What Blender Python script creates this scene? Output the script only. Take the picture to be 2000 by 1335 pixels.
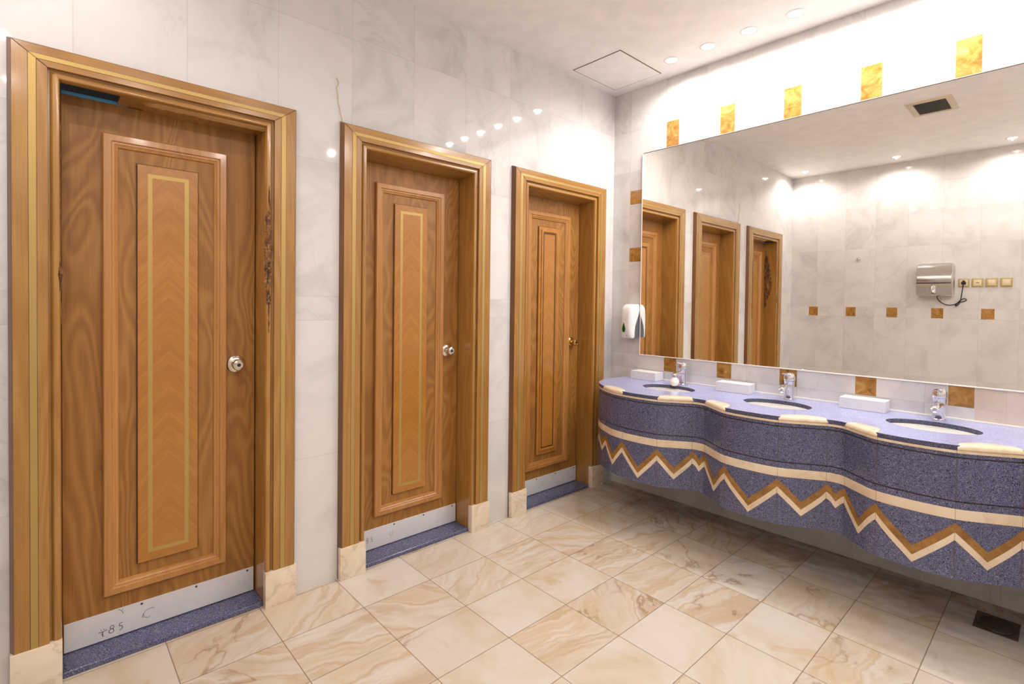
import bpy, bmesh, math, random
from mathutils import Vector, Matrix, geometry
SC = bpy.context.scene
for _o in list(bpy.data.objects):
    bpy.data.objects.remove(_o)
COL = SC.collection
R = math.radians
random.seed(7)

# ---------------------------------------------------------------- camera
CAM = Vector((2.3828, -3.2035, 1.3516))
YAW, PITCH, ROLL = 0.8314185, -0.0188138, 0.0125552
FPX, PY = 1002.928, 608.76
fwd = Vector((-math.sin(YAW)*math.cos(PITCH), math.cos(YAW)*math.cos(PITCH), math.sin(PITCH)))
rgt = Vector((math.cos(YAW), math.sin(YAW), 0)); upv = rgt.cross(fwd)
rgt2 = rgt*math.cos(ROLL)+upv*math.sin(ROLL); upv2 = -rgt*math.sin(ROLL)+upv*math.cos(ROLL)
cd = bpy.data.cameras.new('camera'); cam = bpy.data.objects.new('camera', cd); COL.objects.link(cam)
cd.sensor_fit = 'HORIZONTAL'; cd.sensor_width = 36; cd.lens = FPX/2000*36
cd.shift_y = -(1335/2-PY)/2000; cd.clip_start = .05
M3 = Matrix((rgt2, upv2, -fwd)).transposed()
cam.matrix_world = Matrix.Translation(CAM) @ M3.to_4x4()
SC.camera = cam

# ---------------------------------------------------------------- world, exposure
w = bpy.data.worlds.new('world'); SC.world = w; w.use_nodes = True
w.node_tree.nodes['Background'].inputs[0].default_value = (1, .93, .85, 1)
w.node_tree.nodes['Background'].inputs[1].default_value = 0.02
SC.view_settings.view_transform = 'Standard'; SC.view_settings.look = 'None'
SC.view_settings.gamma = 1; SC.view_settings.use_curve_mapping = False
SC.view_settings.exposure = -0.47
LAMP_COL = (1.0, .95, .925)
FRONT_W, BACK_W, SIDE_FILL_W, LENS_E = 20.5, 28.0, 29.0, 60.0

# ---------------------------------------------------------------- helpers
def tag(o, label=None, cat=None, group=None, kind=None):
    if label: o['label'] = label
    if cat: o['category'] = cat
    if group: o['group'] = group
    if kind: o['kind'] = kind
    return o
def empty(name, loc=(0, 0, 0), rz=0):
    o = bpy.data.objects.new(name, None); COL.objects.link(o)
    o.location = loc; o.rotation_euler = (0, 0, rz); o.empty_display_size = .05
    return o
class MB:
    def __init__(s): s.v = []; s.f = []; s.m = []
    def add(s, vs, fs, mi=0):
        b = len(s.v); s.v += [tuple(p) for p in vs]
        for f in fs: s.f.append(tuple(b+i for i in f)); s.m.append(mi)
        return s
    def bm(s, bm, mi=0):
        bm.verts.index_update()
        s.add([v.co[:] for v in bm.verts], [[v.index for v in f.verts] for f in bm.faces], mi); bm.free(); return s
    def box(s, x0, x1, y0, y1, z0, z1, bev=0, seg=2, mi=0):
        bm = bmesh.new(); bmesh.ops.create_cube(bm, size=1)
        for v in bm.verts: v.co = Vector(((x0+x1)/2+v.co.x*(x1-x0), (y0+y1)/2+v.co.y*(y1-y0), (z0+z1)/2+v.co.z*(z1-z0)))
        if bev: bmesh.ops.bevel(bm, geom=bm.edges[:], offset=bev, segments=seg, profile=.6, affect='EDGES')
        return s.bm(bm, mi)
    def lathe(s, prof, n=32, M=Matrix(), mi=0, sx=1, sy=1):
        vs = []; fs = []
        for r, z in prof:
            for k in range(n):
                a = 2*math.pi*k/n; vs.append(M @ Vector((r*math.cos(a)*sx, r*math.sin(a)*sy, z)))
        for i in range(len(prof)-1):
            for k in range(n):
                k2 = (k+1) % n; fs.append((i*n+k, i*n+k2, (i+1)*n+k2, (i+1)*n+k))
        if prof[0][0] > 1e-5: fs.append(tuple(range(n-1, -1, -1)))
        if prof[-1][0] > 1e-5: fs.append(tuple((len(prof)-1)*n+k for k in range(n)))
        return s.add(vs, fs, mi)
    def tube(s, pts, rad, n=10, mi=0, flat=None):
        pts = [Vector(p) for p in pts]; vs = []; fs = []
        rads = rad if isinstance(rad, (list, tuple)) else [rad]*len(pts)
        ref = Vector((0, 0, 1)); t0 = (pts[1]-pts[0]).normalized()
        if abs(t0.dot(ref)) > .9: ref = Vector((1, 0, 0))
        u = t0.cross(ref).normalized()
        for i, p in enumerate(pts):
            t = (pts[min(i+1, len(pts)-1)]-pts[max(i-1, 0)]).normalized()
            u = (u-t*u.dot(t)).normalized(); q = t.cross(u)
            for k in range(n):
                a = 2*math.pi*k/n; d = (u*math.cos(a)+q*math.sin(a))*rads[i]
                if flat: d = Vector((d.x*flat[0], d.y*flat[1], d.z*flat[2]))
                vs.append(p+d)
        for i in range(len(pts)-1):
            for k in range(n):
                k2 = (k+1) % n; fs.append((i*n+k, i*n+k2, (i+1)*n+k2, (i+1)*n+k))
        fs.append(tuple(range(n-1, -1, -1))); fs.append(tuple((len(pts)-1)*n+k for k in range(n)))
        return s.add(vs, fs, mi)
    def build(s, name, mats, parent=None, smooth=35, loc=None):
        me = bpy.data.meshes.new(name)
        me.from_pydata(s.v, [], s.f)
        if not isinstance(mats, (list, tuple)): mats = [mats]
        for m in mats: me.materials.append(m)
        for p, mi in zip(me.polygons, s.m): p.material_index = mi
        bm = bmesh.new(); bm.from_mesh(me); bmesh.ops.remove_doubles(bm, verts=bm.verts, dist=1e-6)
        bmesh.ops.recalc_face_normals(bm, faces=bm.faces); bm.to_mesh(me); bm.free()
        if smooth:
            me.shade_smooth(); me.set_sharp_from_angle(angle=R(smooth))
        o = bpy.data.objects.new(name, me); COL.objects.link(o)
        if parent: o.parent = parent
        if loc: o.location = loc
        return o
def children(o): return [c for c in bpy.data.objects if c.parent == o]
def copy_tree(o, parent=None):
    kids = children(o); c = o.copy(); COL.objects.link(c); c.parent = parent
    for k in kids: copy_tree(k, c)
    return c
def catmull(pts, n=8):
    out = []; P = [Vector(p) for p in pts]
    for i in range(len(P)-1):
        p0 = P[max(i-1, 0)]; p1 = P[i]; p2 = P[i+1]; p3 = P[min(i+2, len(P)-1)]
        for k in range(n):
            t = k/n
            out.append(.5*((2*p1)+(p2-p0)*t+(2*p0-5*p1+4*p2-p3)*t*t+(3*p1-p0-3*p2+p3)*t**3))
    out.append(P[-1]); return out

# ---------------------------------------------------------------- node helpers
class NT:
    def __init__(s, name):
        s.mat = bpy.data.materials.new(name); s.mat.use_nodes = True; s.t = s.mat.node_tree
        s.b = s.t.nodes['Principled BSDF']
    def n(s, typ, **kw):
        nd = s.t.nodes.new(typ)
        for k, v in kw.items():
            setattr(nd, k, v)
        return nd
    def put(s, sock, v):
        if v is None: return
        if isinstance(v, bpy.types.NodeSocket): s.t.links.new(v, sock)
        else: sock.default_value = v
    def m(s, op, a, b=None, c=None, clamp=False):
        nd = s.n('ShaderNodeMath', operation=op, use_clamp=clamp)
        for i, v in enumerate((a, b, c)): s.put(nd.inputs[i], v)
        return nd.outputs[0]
    def vm(s, op, a, b=None):
        nd = s.n('ShaderNodeVectorMath', operation=op)
        s.put(nd.inputs[0], a)
        if op == 'SCALE': s.put(nd.inputs[3], b)
        else: s.put(nd.inputs[1], b)
        return nd.outputs[0]
    def xyz(s, v):
        nd = s.n('ShaderNodeSeparateXYZ'); s.put(nd.inputs[0], v); return nd.outputs
    def comb(s, x, y, z):
        nd = s.n('ShaderNodeCombineXYZ')
        for i, v in enumerate((x, y, z)): s.put(nd.inputs[i], v)
        return nd.outputs[0]
    def pos(s): return s.n('ShaderNodeTexCoord').outputs['Object']
    def noise(s, vec, scale, detail=4, rough=.55, dist=0, color=False):
        nd = s.n('ShaderNodeTexNoise'); s.put(nd.inputs['Vector'], vec)
        for k, v in (('Scale', scale), ('Detail', detail), ('Roughness', rough), ('Distortion', dist)): s.put(nd.inputs[k], v)
        return nd.outputs['Color' if color else 0]
    def white(s, vec):
        nd = s.n('ShaderNodeTexWhiteNoise', noise_dimensions='3D'); s.put(nd.inputs['Vector'], vec); return nd.outputs
    def vor(s, vec, scale, feature='F1'):
        nd = s.n('ShaderNodeTexVoronoi', feature=feature); s.put(nd.inputs['Vector'], vec); s.put(nd.inputs['Scale'], scale); return nd.outputs
    def ramp(s, fac, stops):
        nd = s.n('ShaderNodeValToRGB'); s.put(nd.inputs[0], fac); e = nd.color_ramp.elements
        while len(e) < len(stops): e.new(.5)
        for el, (p, c) in zip(e, stops):
            el.position = p; el.color = (c, c, c, 1) if isinstance(c, (int, float)) else (*c, 1)
        return nd.outputs[0]
    def mix(s, f, a, b, mode='MIX'):
        nd = s.n('ShaderNodeMix', data_type='RGBA', blend_type=mode)
        s.put(nd.inputs[0], f)
        for i, v in ((6, a), (7, b)): s.put(nd.inputs[i], (*v, 1) if isinstance(v, tuple) and len(v) == 3 else v)
        return nd.outputs[2]
    def bump(s, h, strength=.2, dist=.002):
        nd = s.n('ShaderNodeBump'); s.put(nd.inputs['Height'], h); nd.inputs['Strength'].default_value = strength
        nd.inputs['Distance'].default_value = dist; s.t.links.new(nd.outputs[0], s.b.inputs['Normal'])
    def out(s, col=None, rough=None, metal=None, spec=None, coat=None):
        if isinstance(col, tuple) and len(col) == 3: col = (*col, 1)
        s.put(s.b.inputs['Base Color'], col); s.put(s.b.inputs['Roughness'], rough); s.put(s.b.inputs['Metallic'], metal)
        if spec is not None: s.put(s.b.inputs['Specular IOR Level'], spec)
        if coat is not None: s.put(s.b.inputs['Coat Weight'], coat)
        return s.mat
def lin(r, g, b):
    f = lambda c: (c/255/12.92) if c/255 <= .04045 else ((c/255+.055)/1.055)**2.4
    return (f(r), f(g), f(b))
def plain(name, col, rough=.4, metal=0, spec=.5):
    t = NT(name); p = t.pos(); n = t.noise(p, 9, 5)
    c = t.mix(t.ramp(n, [(.35, 0.0), (.7, 1.0)]), tuple(x*.95 for x in col), tuple(min(1, x*1.03) for x in col))
    return t.out(c, rough, metal, spec)

# ---------------------------------------------------------------- materials
def near_list(t, c, vals, hw):
    m = None
    for v in vals:
        k = t.m('LESS_THAN', t.m('ABSOLUTE', t.m('SUBTRACT', c, v)), hw)
        m = k if m is None else t.m('MAXIMUM', m, k)
    return m
def marble_wall(name, axis, off, step, zs, gold=None, tint=(0.72, 0.695, 0.68)):
    t = NT(name); p = t.pos(); X = t.xyz(p); u = X[axis]; z = X[2]
    q = t.m('DIVIDE', t.m('SUBTRACT', u, off), step); col = t.m('FLOOR', q)
    row = None
    for zz in zs:
        k = t.m('GREATER_THAN', z, zz); row = k if row is None else t.m('ADD', row, k)
    rnd = t.white(t.comb(col, row, 3.7))
    pp = t.vm('ADD', p, t.vm('SCALE', rnd['Color'], 9.0))
    n1 = t.noise(pp, 2.6, 7, .6, .9)
    n2 = t.noise(pp, 2.0, 5, .58, 1.1)
    vein = t.ramp(t.m('ABSOLUTE', t.m('SUBTRACT', n2, .5)), [(0, 1.0), (.022, .28), (.07, 0.0)])
    cl = t.ramp(n1, [(.30, tuple(c*.82 for c in tint)), (.5, tint), (.75, tuple(min(1, c*1.07) for c in tint))])
    patch = t.ramp(t.noise(pp, 1.1, 3), [(.42, 0.0), (.66, 1.0)])
    cl = t.mix(t.m('MULTIPLY', vein, t.m('MULTIPLY', patch, .34)), cl, (.42, .39, .37))
    cl = t.mix(t.m('MULTIPLY', rnd['Value'], .12), cl, (.56, .52, .48))
    fr = t.m('ABSOLUTE', t.m('SUBTRACT', t.m('FRACT', q), .5))
    jv = t.m('GREATER_THAN', fr, .5-.0013/step)
    jh = near_list(t, z, zs, .0013)
    j = t.m('MAXIMUM', jv, jh)
    cl = t.mix(t.m('MULTIPLY', j, .30), cl, (.36, .31, .27))
    if gold:
        g = gold(t, X)
        gn = t.noise(t.vm('ADD', p, t.vm('SCALE', t.white(t.comb(t.m('FLOOR', t.m('MULTIPLY', X[0], 5.2)), t.m('FLOOR', t.m('MULTIPLY', z, 4)), 1.0))['Color'], 5)), 16, 8, .68, 1.2)
        gc = t.ramp(gn, [(.3, lin(124, 80, 32)), (.48, lin(168, 120, 58)), (.62, lin(188, 146, 84)), (.75, lin(220, 194, 142))])
        cl = t.mix(g, cl, gc)
    if gold is gold_mirror_wall:                # warmer tan replacement tiles at the end of the splashback
        k = t.m('MULTIPLY', t.m('GREATER_THAN', u, 2.077), t.m('MULTIPLY', t.m('LESS_THAN', z, .987), t.m('GREATER_THAN', z, .80)))
        cl = t.mix(t.m('MULTIPLY', k, .5), cl, t.ramp(n1, [(.3, lin(206, 168, 124)), (.6, lin(226, 198, 164))]))
    return t.out(cl, .035, 0, .5)
def sq(t, u, z, u0, step, wd, z0, z1, umin=None):
    f = t.m('MULTIPLY', t.m('FRACT', t.m('DIVIDE', t.m('SUBTRACT', u, u0), step)), step)
    k = t.m('LESS_THAN', f, wd)
    k = t.m('MULTIPLY', k, t.m('GREATER_THAN', z, z0)); k = t.m('MULTIPLY', k, t.m('LESS_THAN', z, z1))
    if umin is not None: k = t.m('MULTIPLY', k, t.m('GREATER_THAN', u, umin))
    return k
def gold_mirror_wall(t, X):
    a = sq(t, X[0], X[2], .443, .3828, .094, 2.44, 2.615, .40)
    b = sq(t, X[0], X[2], .453, .3822, .094, .884, .985, .40)
    m = t.m('MAXIMUM', a, b)
    for z0, z1 in ((2.08, 2.18), (1.66, 1.762)):
        m = t.m('MAXIMUM', m, sq(t, X[0], X[2], .152, 10, .1, z0, z1))
    return m
def gold_back_wall(t, X): return sq(t, X[0], X[2], .2075, .387, .098, 1.24, 1.345)
ZS = [.618, 1.257, 1.368, 2.0, 2.612]
M_WL = marble_wall('door_wall_marble', 1, -.036, .3432, ZS)
M_WB = marble_wall('mirror_wall_marble', 0, .15, .2905, [.31, .618, .884, .987, 1.25, 1.6, 2.0, 2.32, 2.615], gold_mirror_wall)
M_WF = marble_wall('rear_wall_marble', 0, -.006, .2905, [.62, 1.238, 1.346, 2.005, 2.66], gold_back_wall)
M_WR = marble_wall('side_wall_marble', 1, -.1, .343, ZS)

def onyx_floor():
    t = NT('onyx_floor'); p = t.pos(); X = t.xyz(p)
    SXX, SYY = .2862, .344
    qx = t.m('DIVIDE', t.m('SUBTRACT', X[0], .0155), SXX); qy = t.m('DIVIDE', t.m('ADD', X[1], 1.478), SYY)
    cx, cy = t.m('FLOOR', qx), t.m('FLOOR', qy)
    rn = t.white(t.comb(cx, cy, 5.3)); rc = t.xyz(rn['Color'])
    rn2 = t.white(t.comb(cx, cy, 8.9)); rd = t.xyz(rn2['Color'])
    # each slab is cut at its own angle
    ang = t.m('MULTIPLY', t.m('SUBTRACT', rc[0], .5), 1.5)
    ca, sa = t.m('COSINE', ang), t.m('SINE', ang)
    lx = t.m('SUBTRACT', t.m('MULTIPLY', X[0], ca), t.m('MULTIPLY', X[1], sa))
    ly = t.m('ADD', t.m('MULTIPLY', X[0], sa), t.m('MULTIPLY', X[1], ca))
    off = t.vm('SCALE', rn['Color'], 13.0)
    warp = t.noise(t.vm('ADD', p, off), 5, 3)
    band_c = t.vm('ADD', t.comb(t.m('MULTIPLY', t.m('ADD', lx, t.m('MULTIPLY', warp, .16)), 6.5), t.m('MULTIPLY', ly, .9), 0.0), off)
    bn = t.noise(band_c, .85, 6, .52, .4)
    bands = t.ramp(bn, [(.26, lin(206, 172, 130)), (.36, lin(236, 216, 190)), (.43, lin(250, 243, 232)), (.49, lin(224, 192, 150)), (.53, lin(246, 232, 212)), (.60, lin(236, 210, 172)), (.66, lin(251, 245, 236)), (.76, lin(226, 194, 150)), (.84, lin(248, 240, 228))])
    cn = t.noise(t.vm('ADD', p, off), 3.4, 7, .56, .8)
    cloud = t.ramp(cn, [(.25, lin(232, 208, 174)), (.42, lin(244, 230, 208)), (.55, lin(249, 241, 229)), (.72, lin(252, 247, 240))])
    c = t.mix(t.ramp(rc[1], [(.25, .8), (.65, .05)]), cloud, bands)
    # a ragged brown agate seam on some of the slabs, following its bedding
    sv = t.vm('ADD', t.comb(t.m('MULTIPLY', lx, 1.5), t.m('MULTIPLY', ly, .8), 0.0), t.vm('SCALE', rn2['Color'], 11.0))
    vn = t.noise(sv, 2.1, 7, .56, .25)
    dv = t.m('ABSOLUTE', t.m('SUBTRACT', vn, .5))
    seam = t.ramp(dv, [(0, .9), (.006, .6), (.014, .16), (.045, .06), (.08, 0.0)])
    on = t.m('MULTIPLY', t.m('GREATER_THAN', rd[1], .66), t.ramp(t.noise(t.vm('ADD', p, off), 4.0, 2), [(.40, .12), (.56, 1.0)]))
    c = t.mix(t.m('MULTIPLY', t.m('MULTIPLY', seam, on), .70), c, lin(158, 112, 62))
    warm = t.m('MULTIPLY', t.ramp(t.noise(t.vm('ADD', p, t.vm('SCALE', rn2['Color'], 5.0)), 6.0, 6, .6, .6), [(.58, 0.0), (.68, 1.0)]), t.m('GREATER_THAN', rd[0], .45))
    c = t.mix(t.m('MULTIPLY', warm, .45), c, lin(226, 184, 124))
    fine = t.noise(t.vm('ADD', p, off), 55, 5, .7)
    pits = t.m('MULTIPLY', t.ramp(fine, [(.70, 0.0), (.76, 1.0)]), t.ramp(t.noise(p, 3.1, 2), [(.52, 0.0), (.66, 1.0)]))
    c = t.mix(t.m('MULTIPLY', pits, .55), c, lin(120, 92, 66))
    c = t.mix(t.m('MULTIPLY', rd[2], .22), c, lin(232, 206, 170))
    # blotchy darker brown towards the wall under the basins
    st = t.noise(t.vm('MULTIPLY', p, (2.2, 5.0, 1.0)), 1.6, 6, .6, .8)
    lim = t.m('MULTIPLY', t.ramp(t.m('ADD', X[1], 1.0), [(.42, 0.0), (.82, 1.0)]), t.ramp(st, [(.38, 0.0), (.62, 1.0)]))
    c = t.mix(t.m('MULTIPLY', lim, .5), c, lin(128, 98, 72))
    c = t.mix(1.0, c, (.735, .73, .73), 'MULTIPLY')
    fx = t.m('ABSOLUTE', t.m('SUBTRACT', t.m('FRACT', qx), .5)); fy = t.m('ABSOLUTE', t.m('SUBTRACT', t.m('FRACT', qy), .5))
    j = t.m('MAXIMUM', t.m('GREATER_THAN', fx, .5-.0017/SXX), t.m('GREATER_THAN', fy, .5-.0017/SYY))
    c = t.mix(t.m('MULTIPLY', j, .72), c, lin(112, 86, 62))
    return t.out(c, .22, 0, .4)
M_FLOOR = onyx_floor()
JX = [.382, .547, .775, .937, 1.013, 1.176, 1.433, 1.613, 1.688, 1.831, 2.087, 2.268, 2.343, 2.49, 2.745]
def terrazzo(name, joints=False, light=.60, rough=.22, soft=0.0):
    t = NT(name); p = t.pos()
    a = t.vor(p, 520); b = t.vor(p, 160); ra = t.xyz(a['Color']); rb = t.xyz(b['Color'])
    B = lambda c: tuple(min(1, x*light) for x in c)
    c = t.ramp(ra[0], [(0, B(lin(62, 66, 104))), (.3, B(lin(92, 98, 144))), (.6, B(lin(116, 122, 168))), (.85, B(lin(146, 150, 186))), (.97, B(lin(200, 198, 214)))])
    dk = t.m('MULTIPLY', t.m('LESS_THAN', rb[0], .10), t.m('LESS_THAN', b['Distance'], .42))
    c = t.mix(t.m('MULTIPLY', dk, .92), c, B(lin(24, 24, 48)))
    lt = t.m('MULTIPLY', t.m('GREATER_THAN', rb[1], .95), t.m('LESS_THAN', b['Distance'], .25))
    c = t.mix(t.m('MULTIPLY', lt, .8), c, B(lin(205, 200, 215)))
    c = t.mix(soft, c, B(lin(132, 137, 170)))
    n = t.noise(p, 6, 4); c = t.mix(t.m('MULTIPLY', t.ramp(n, [(.4, 0.0), (.7, 1.0)]), .18), c, B(lin(96, 90, 118)))
    if joints:
        c = t.mix(t.m('MULTIPLY', near_list(t, t.xyz(p)[0], JX, .0016), .75), c, lin(84, 72, 76))
    return t.out(c, rough, 0, .5)
M_TERR = terrazzo('blue_terrazzo'); M_TERRT = terrazzo('lit_polished_terrazzo', False, 1.85, .14, .62); M_TERRE = terrazzo('shaded_cut_terrazzo', False, .42, .6); M_TERRJ = terrazzo('blue_terrazzo_panels', True)  # slab top copy lightened as if lit, cut edge copy darkened as if shaded
def stone(name, cols, scale=7, rough=.25, veins=.25, vcol=(150, 110, 70), joints=False):
    t = NT(name); p = t.pos(); pp = t.vm('ADD', p, t.vm('SCALE', t.n('ShaderNodeObjectInfo').outputs['Location'], 3.1))
    n = t.noise(pp, scale, 7, .62, .8)
    k = len(cols); c = t.ramp(n, [(.28+.5*i/(k-1), lin(*cc)) for i, cc in enumerate(cols)])
    v = t.ramp(t.m('ABSOLUTE', t.m('SUBTRACT', t.noise(pp, scale*.6, 6, .6, 1.4), .5)), [(0, 1.0), (.03, .2), (.08, 0.0)])
    c = t.mix(t.m('MULTIPLY', v, veins), c, lin(*vcol))
    if joints: c = t.mix(t.m('MULTIPLY', near_list(t, t.xyz(p)[0], JX, .0012), .55), c, lin(140, 108, 76))
    return t.out(c, rough, 0, .5)
M_CREAM = stone('cream_marble', [(222, 198, 166), (234, 214, 186), (240, 224, 200)], 6, .22, .16, joints=True)
M_PLINTH = stone('plinth_marble', [(226, 206, 178), (236, 220, 196), (242, 230, 210)], 7, .3, .3)
M_AMBER = stone('amber_marble', [(130, 90, 38), (158, 114, 54), (176, 134, 72)], 22, .25, .25, (110, 66, 24), joints=True)

def wood(name, dark, mid, light, along=2, fig=.5, freq=46, rough=.28, across=3.0, coat=.25, dirt=0, asp=.10):
    t = NT(name); p = t.pos(); X = t.xyz(p)
    rnd = t.n('ShaderNodeObjectInfo').outputs['Random']
    sc = [1.0, 1.0, 1.0]; sc[along] = asp
    q = t.vm('ADD', t.vm('MULTIPLY', p, tuple(sc)), t.vm('SCALE', t.comb(1.0, 1.7, 2.9), t.m('MULTIPLY', rnd, 17.0)))
    base = t.noise(q, across*2.0, 2, .5, .4)
    ph = t.m('MULTIPLY', base, freq)
    rings = t.m('ADD', t.m('MULTIPLY', t.m('SINE', t.m('MULTIPLY', ph, 2.0)), .5), .5)
    sc2 = [1.0, 1.0, 1.0]; sc2[along] = .025
    fib = t.noise(t.vm('MULTIPLY', q, tuple(s/ (asp if i == along else 1.0) for i, s in enumerate(sc2))), 180, 4, .65)
    broad = t.noise(q, 3.0, 3)
    v = t.m('ADD', t.m('MULTIPLY', rings, fig*.55), t.m('ADD', t.m('MULTIPLY', fib, .45), t.m('MULTIPLY', broad, .5)))
    v = t.m('DIVIDE', v, fig*.55+.95)
    c = t.ramp(v, [(.30, lin(*dark)), (.52, lin(*mid)), (.74, lin(*light))])
    if dirt:
        d = t.ramp(t.noise(p, 7, 7, .7), [(.60, 0.0), (.74, 1.0)]); c = t.mix(t.m('MULTIPLY', d, dirt), c, lin(96, 58, 26))
    t.bump(fib, .08, .001)
    m = t.out(c, rough, 0, .5, coat); t.b.inputs['Coat Roughness'].default_value = .12
    return m
M_LEAF = wood('door_veneer', (134, 88, 35), (155, 106, 46), (172, 125, 62), 2, .5, 66, .5, 1.9, .0, asp=.24)
M_MOLD = wood('molding_wood_vertical', (158, 104, 48), (180, 126, 66), (196, 144, 84), 2, .15, 30, .3, dirt=.2)
M_CASE = wood('casing_wood_vertical', (150, 104, 44), (166, 119, 56), (182, 138, 74), 2, .3, 34, .2, coat=.5, dirt=.15)
M_CASEH = wood('casing_wood_horizontal', (150, 104, 44), (166, 119, 56), (182, 138, 74), 1, .3, 34, .2, coat=.5, dirt=.15)
def burl():
    t = NT('sunburst_veneer'); p = t.pos(); X = t.xyz(p)
    rnd = t.n('ShaderNodeObjectInfo').outputs['Random']
    ym = t.m('ABSOLUTE', X[1]); s = t.m('ADD', X[2], t.m('MULTIPLY', ym, 1.1))
    q = t.comb(t.m('MULTIPLY', rnd, 9.0), t.m('MULTIPLY', ym, 1.4), t.m('MULTIPLY', s, 9.0))
    n = t.noise(q, 3.2, 6, .62, .5); f = t.noise(t.comb(0.0, t.m('MULTIPLY', ym, 18.0), t.m('MULTIPLY', s, 90.0)), 2.4, 3)
    v = t.m('ADD', t.m('MULTIPLY', n, .65), t.m('MULTIPLY', f, .35))
    c = t.ramp(v, [(.30, lin(160, 104, 38)), (.5, lin(172, 115, 46)), (.68, lin(186, 130, 60))])
    return t.out(c, .28, 0, .5, .3)
M_BURL = burl()
M_EDGE = wood('dark_edge_wood', (96, 60, 28), (116, 74, 36), (138, 92, 48), 2, .2, 34, .3)
M_BRASS = NT('brass').out((*lin(184, 154, 90), 1), .4, .45, .5)
M_DARK = NT('cavity_shade_black').out((.012, .008, .006, 1), .8)
M_DKLINE = NT('dark_wood_and_gap_shade').out((*lin(84, 50, 22), 1), .5)
def rot_wood():
    t = NT('rotten_wood'); p = t.pos(); n = t.noise(t.vm('MULTIPLY', p, (1.0, 1.0, .25)), 60, 8, .7, .6)
    c = t.ramp(n, [(.34, lin(46, 28, 16)), (.5, lin(112, 74, 40)), (.62, lin(168, 116, 66)), (.78, lin(206, 170, 118))])
    t.bump(n, .9, .006); return t.out(c, .85)
M_ROT = rot_wood()
M_CHROME = NT('chrome').out((.80, .80, .82, 1), .07, 1)
M_STEEL = NT('polished_steel').out((.72, .69, .66, 1), .13, 1)
M_KNOB = NT('knob_steel').out((.72, .66, .58, 1), .16, 1)
M_KNOBB = NT('knob_brass').out((*lin(206, 176, 110), 1), .16, 1)
M_KICK = plain('kick_plate_white', lin(218, 217, 219), .25)
M_INK = NT('marker_ink').out((*lin(40, 52, 66), 1), .5)
M_CEIL = plain('ceiling_paint', (.93, .91, .885), .55, 0, .3)
M_PANEL = plain('hatch_paint', (.93, .91, .885), .55, 0, .3)
M_WHITE = plain('white_plastic', (.84, .83, .82), .25)
M_CARD = plain('white_card', (.82, .81, .81), .5)
M_GREY = plain('grey_plastic', lin(92, 90, 96), .4)
M_GREEN = NT('green_window').out((*lin(46, 104, 32), 1), .12)
M_GREEND = NT('green_soap').out((*lin(10, 62, 10), 1), .1)
M_CERAMIC = plain('basin_ceramic', (.86, .83, .76), .12)
M_IVORY = plain('ivory_plastic', lin(226, 208, 172), .35)
M_GOLDPL = plain('gilt_plastic', lin(186, 160, 96), .35)
M_BLACK = plain('black_plastic', (.012, .011, .011), .4)
M_VENT = plain('vent_paint', lin(222, 206, 178), .5)
M_GRILL = plain('vent_metal', lin(176, 172, 168), .5)
M_IRON = NT('dirty_steel').out((*lin(92, 80, 66), 1), .45, .6)
M_BLUE = plain('blue_paint', lin(96, 176, 226), .5)
M_SEAL = plain('white_sealant', (.86, .84, .80), .4)
M_TRIMW = plain('mirror_edge', (.90, .86, .80), .25)
mt = NT('mirror_silver'); M_MIRROR = mt.out((.925, .91, .875, 1), .0, 1)
mt = NT('lamp_lens'); mt.b.inputs['Emission Color'].default_value = (1, .93, .84, 1); mt.b.inputs['Emission Strength'].default_value = LENS_E
M_LENS = mt.out((1, .95, .88, 1), .4)

# ---------------------------------------------------------------- room shell
H, L, XR = 2.915, 3.671, 3.45
YC = [-2.8268, -1.6926, -.5828]       # door centres, nearest first
HO = .333                             # half opening
m = MB(); edges = [-L] + [e for c in YC for e in (c-.40, c+.40)] + [0.0]
for i in range(0, len(edges), 2): m.box(-.2, 0, edges[i], edges[i+1], 0, H)
for c in YC: m.box(-.2, 0, c-.40, c+.40, 2.18, H)
tag(m.build('wall_left', M_WL, smooth=0), 'white veined marble tiled wall holding the three wooden doors', 'wall', kind='structure')
tag(MB().box(-.2, XR+.15, 0, .15, 0, H).build('wall_back', M_WB, smooth=0), 'white marble tiled wall with amber inserts behind the long mirror', 'wall', kind='structure')
tag(MB().box(-.2, XR+.15, -L-.15, -L, 0, H).build('wall_front', M_WF, smooth=0), 'marble wall with a row of amber squares, seen in the mirror', 'wall', kind='structure')
tag(MB().box(XR, XR+.15, -L, 0, 0, H).build('wall_right', M_WR, smooth=0), 'plain marble wall opposite the doors', 'wall', kind='structure')
tag(MB().box(-1.2, XR+.15, -L-.15, .15, -.1, 0).build('floor', M_FLOOR, smooth=0), 'cream and tan onyx tiled floor', 'floor', kind='structure')
tag(MB().box(-1.2, XR+.15, -L-.15, .15, H, H+.1).build('ceiling', M_CEIL, smooth=0), 'flat off-white painted ceiling with downlights', 'ceiling', kind='structure')

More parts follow.
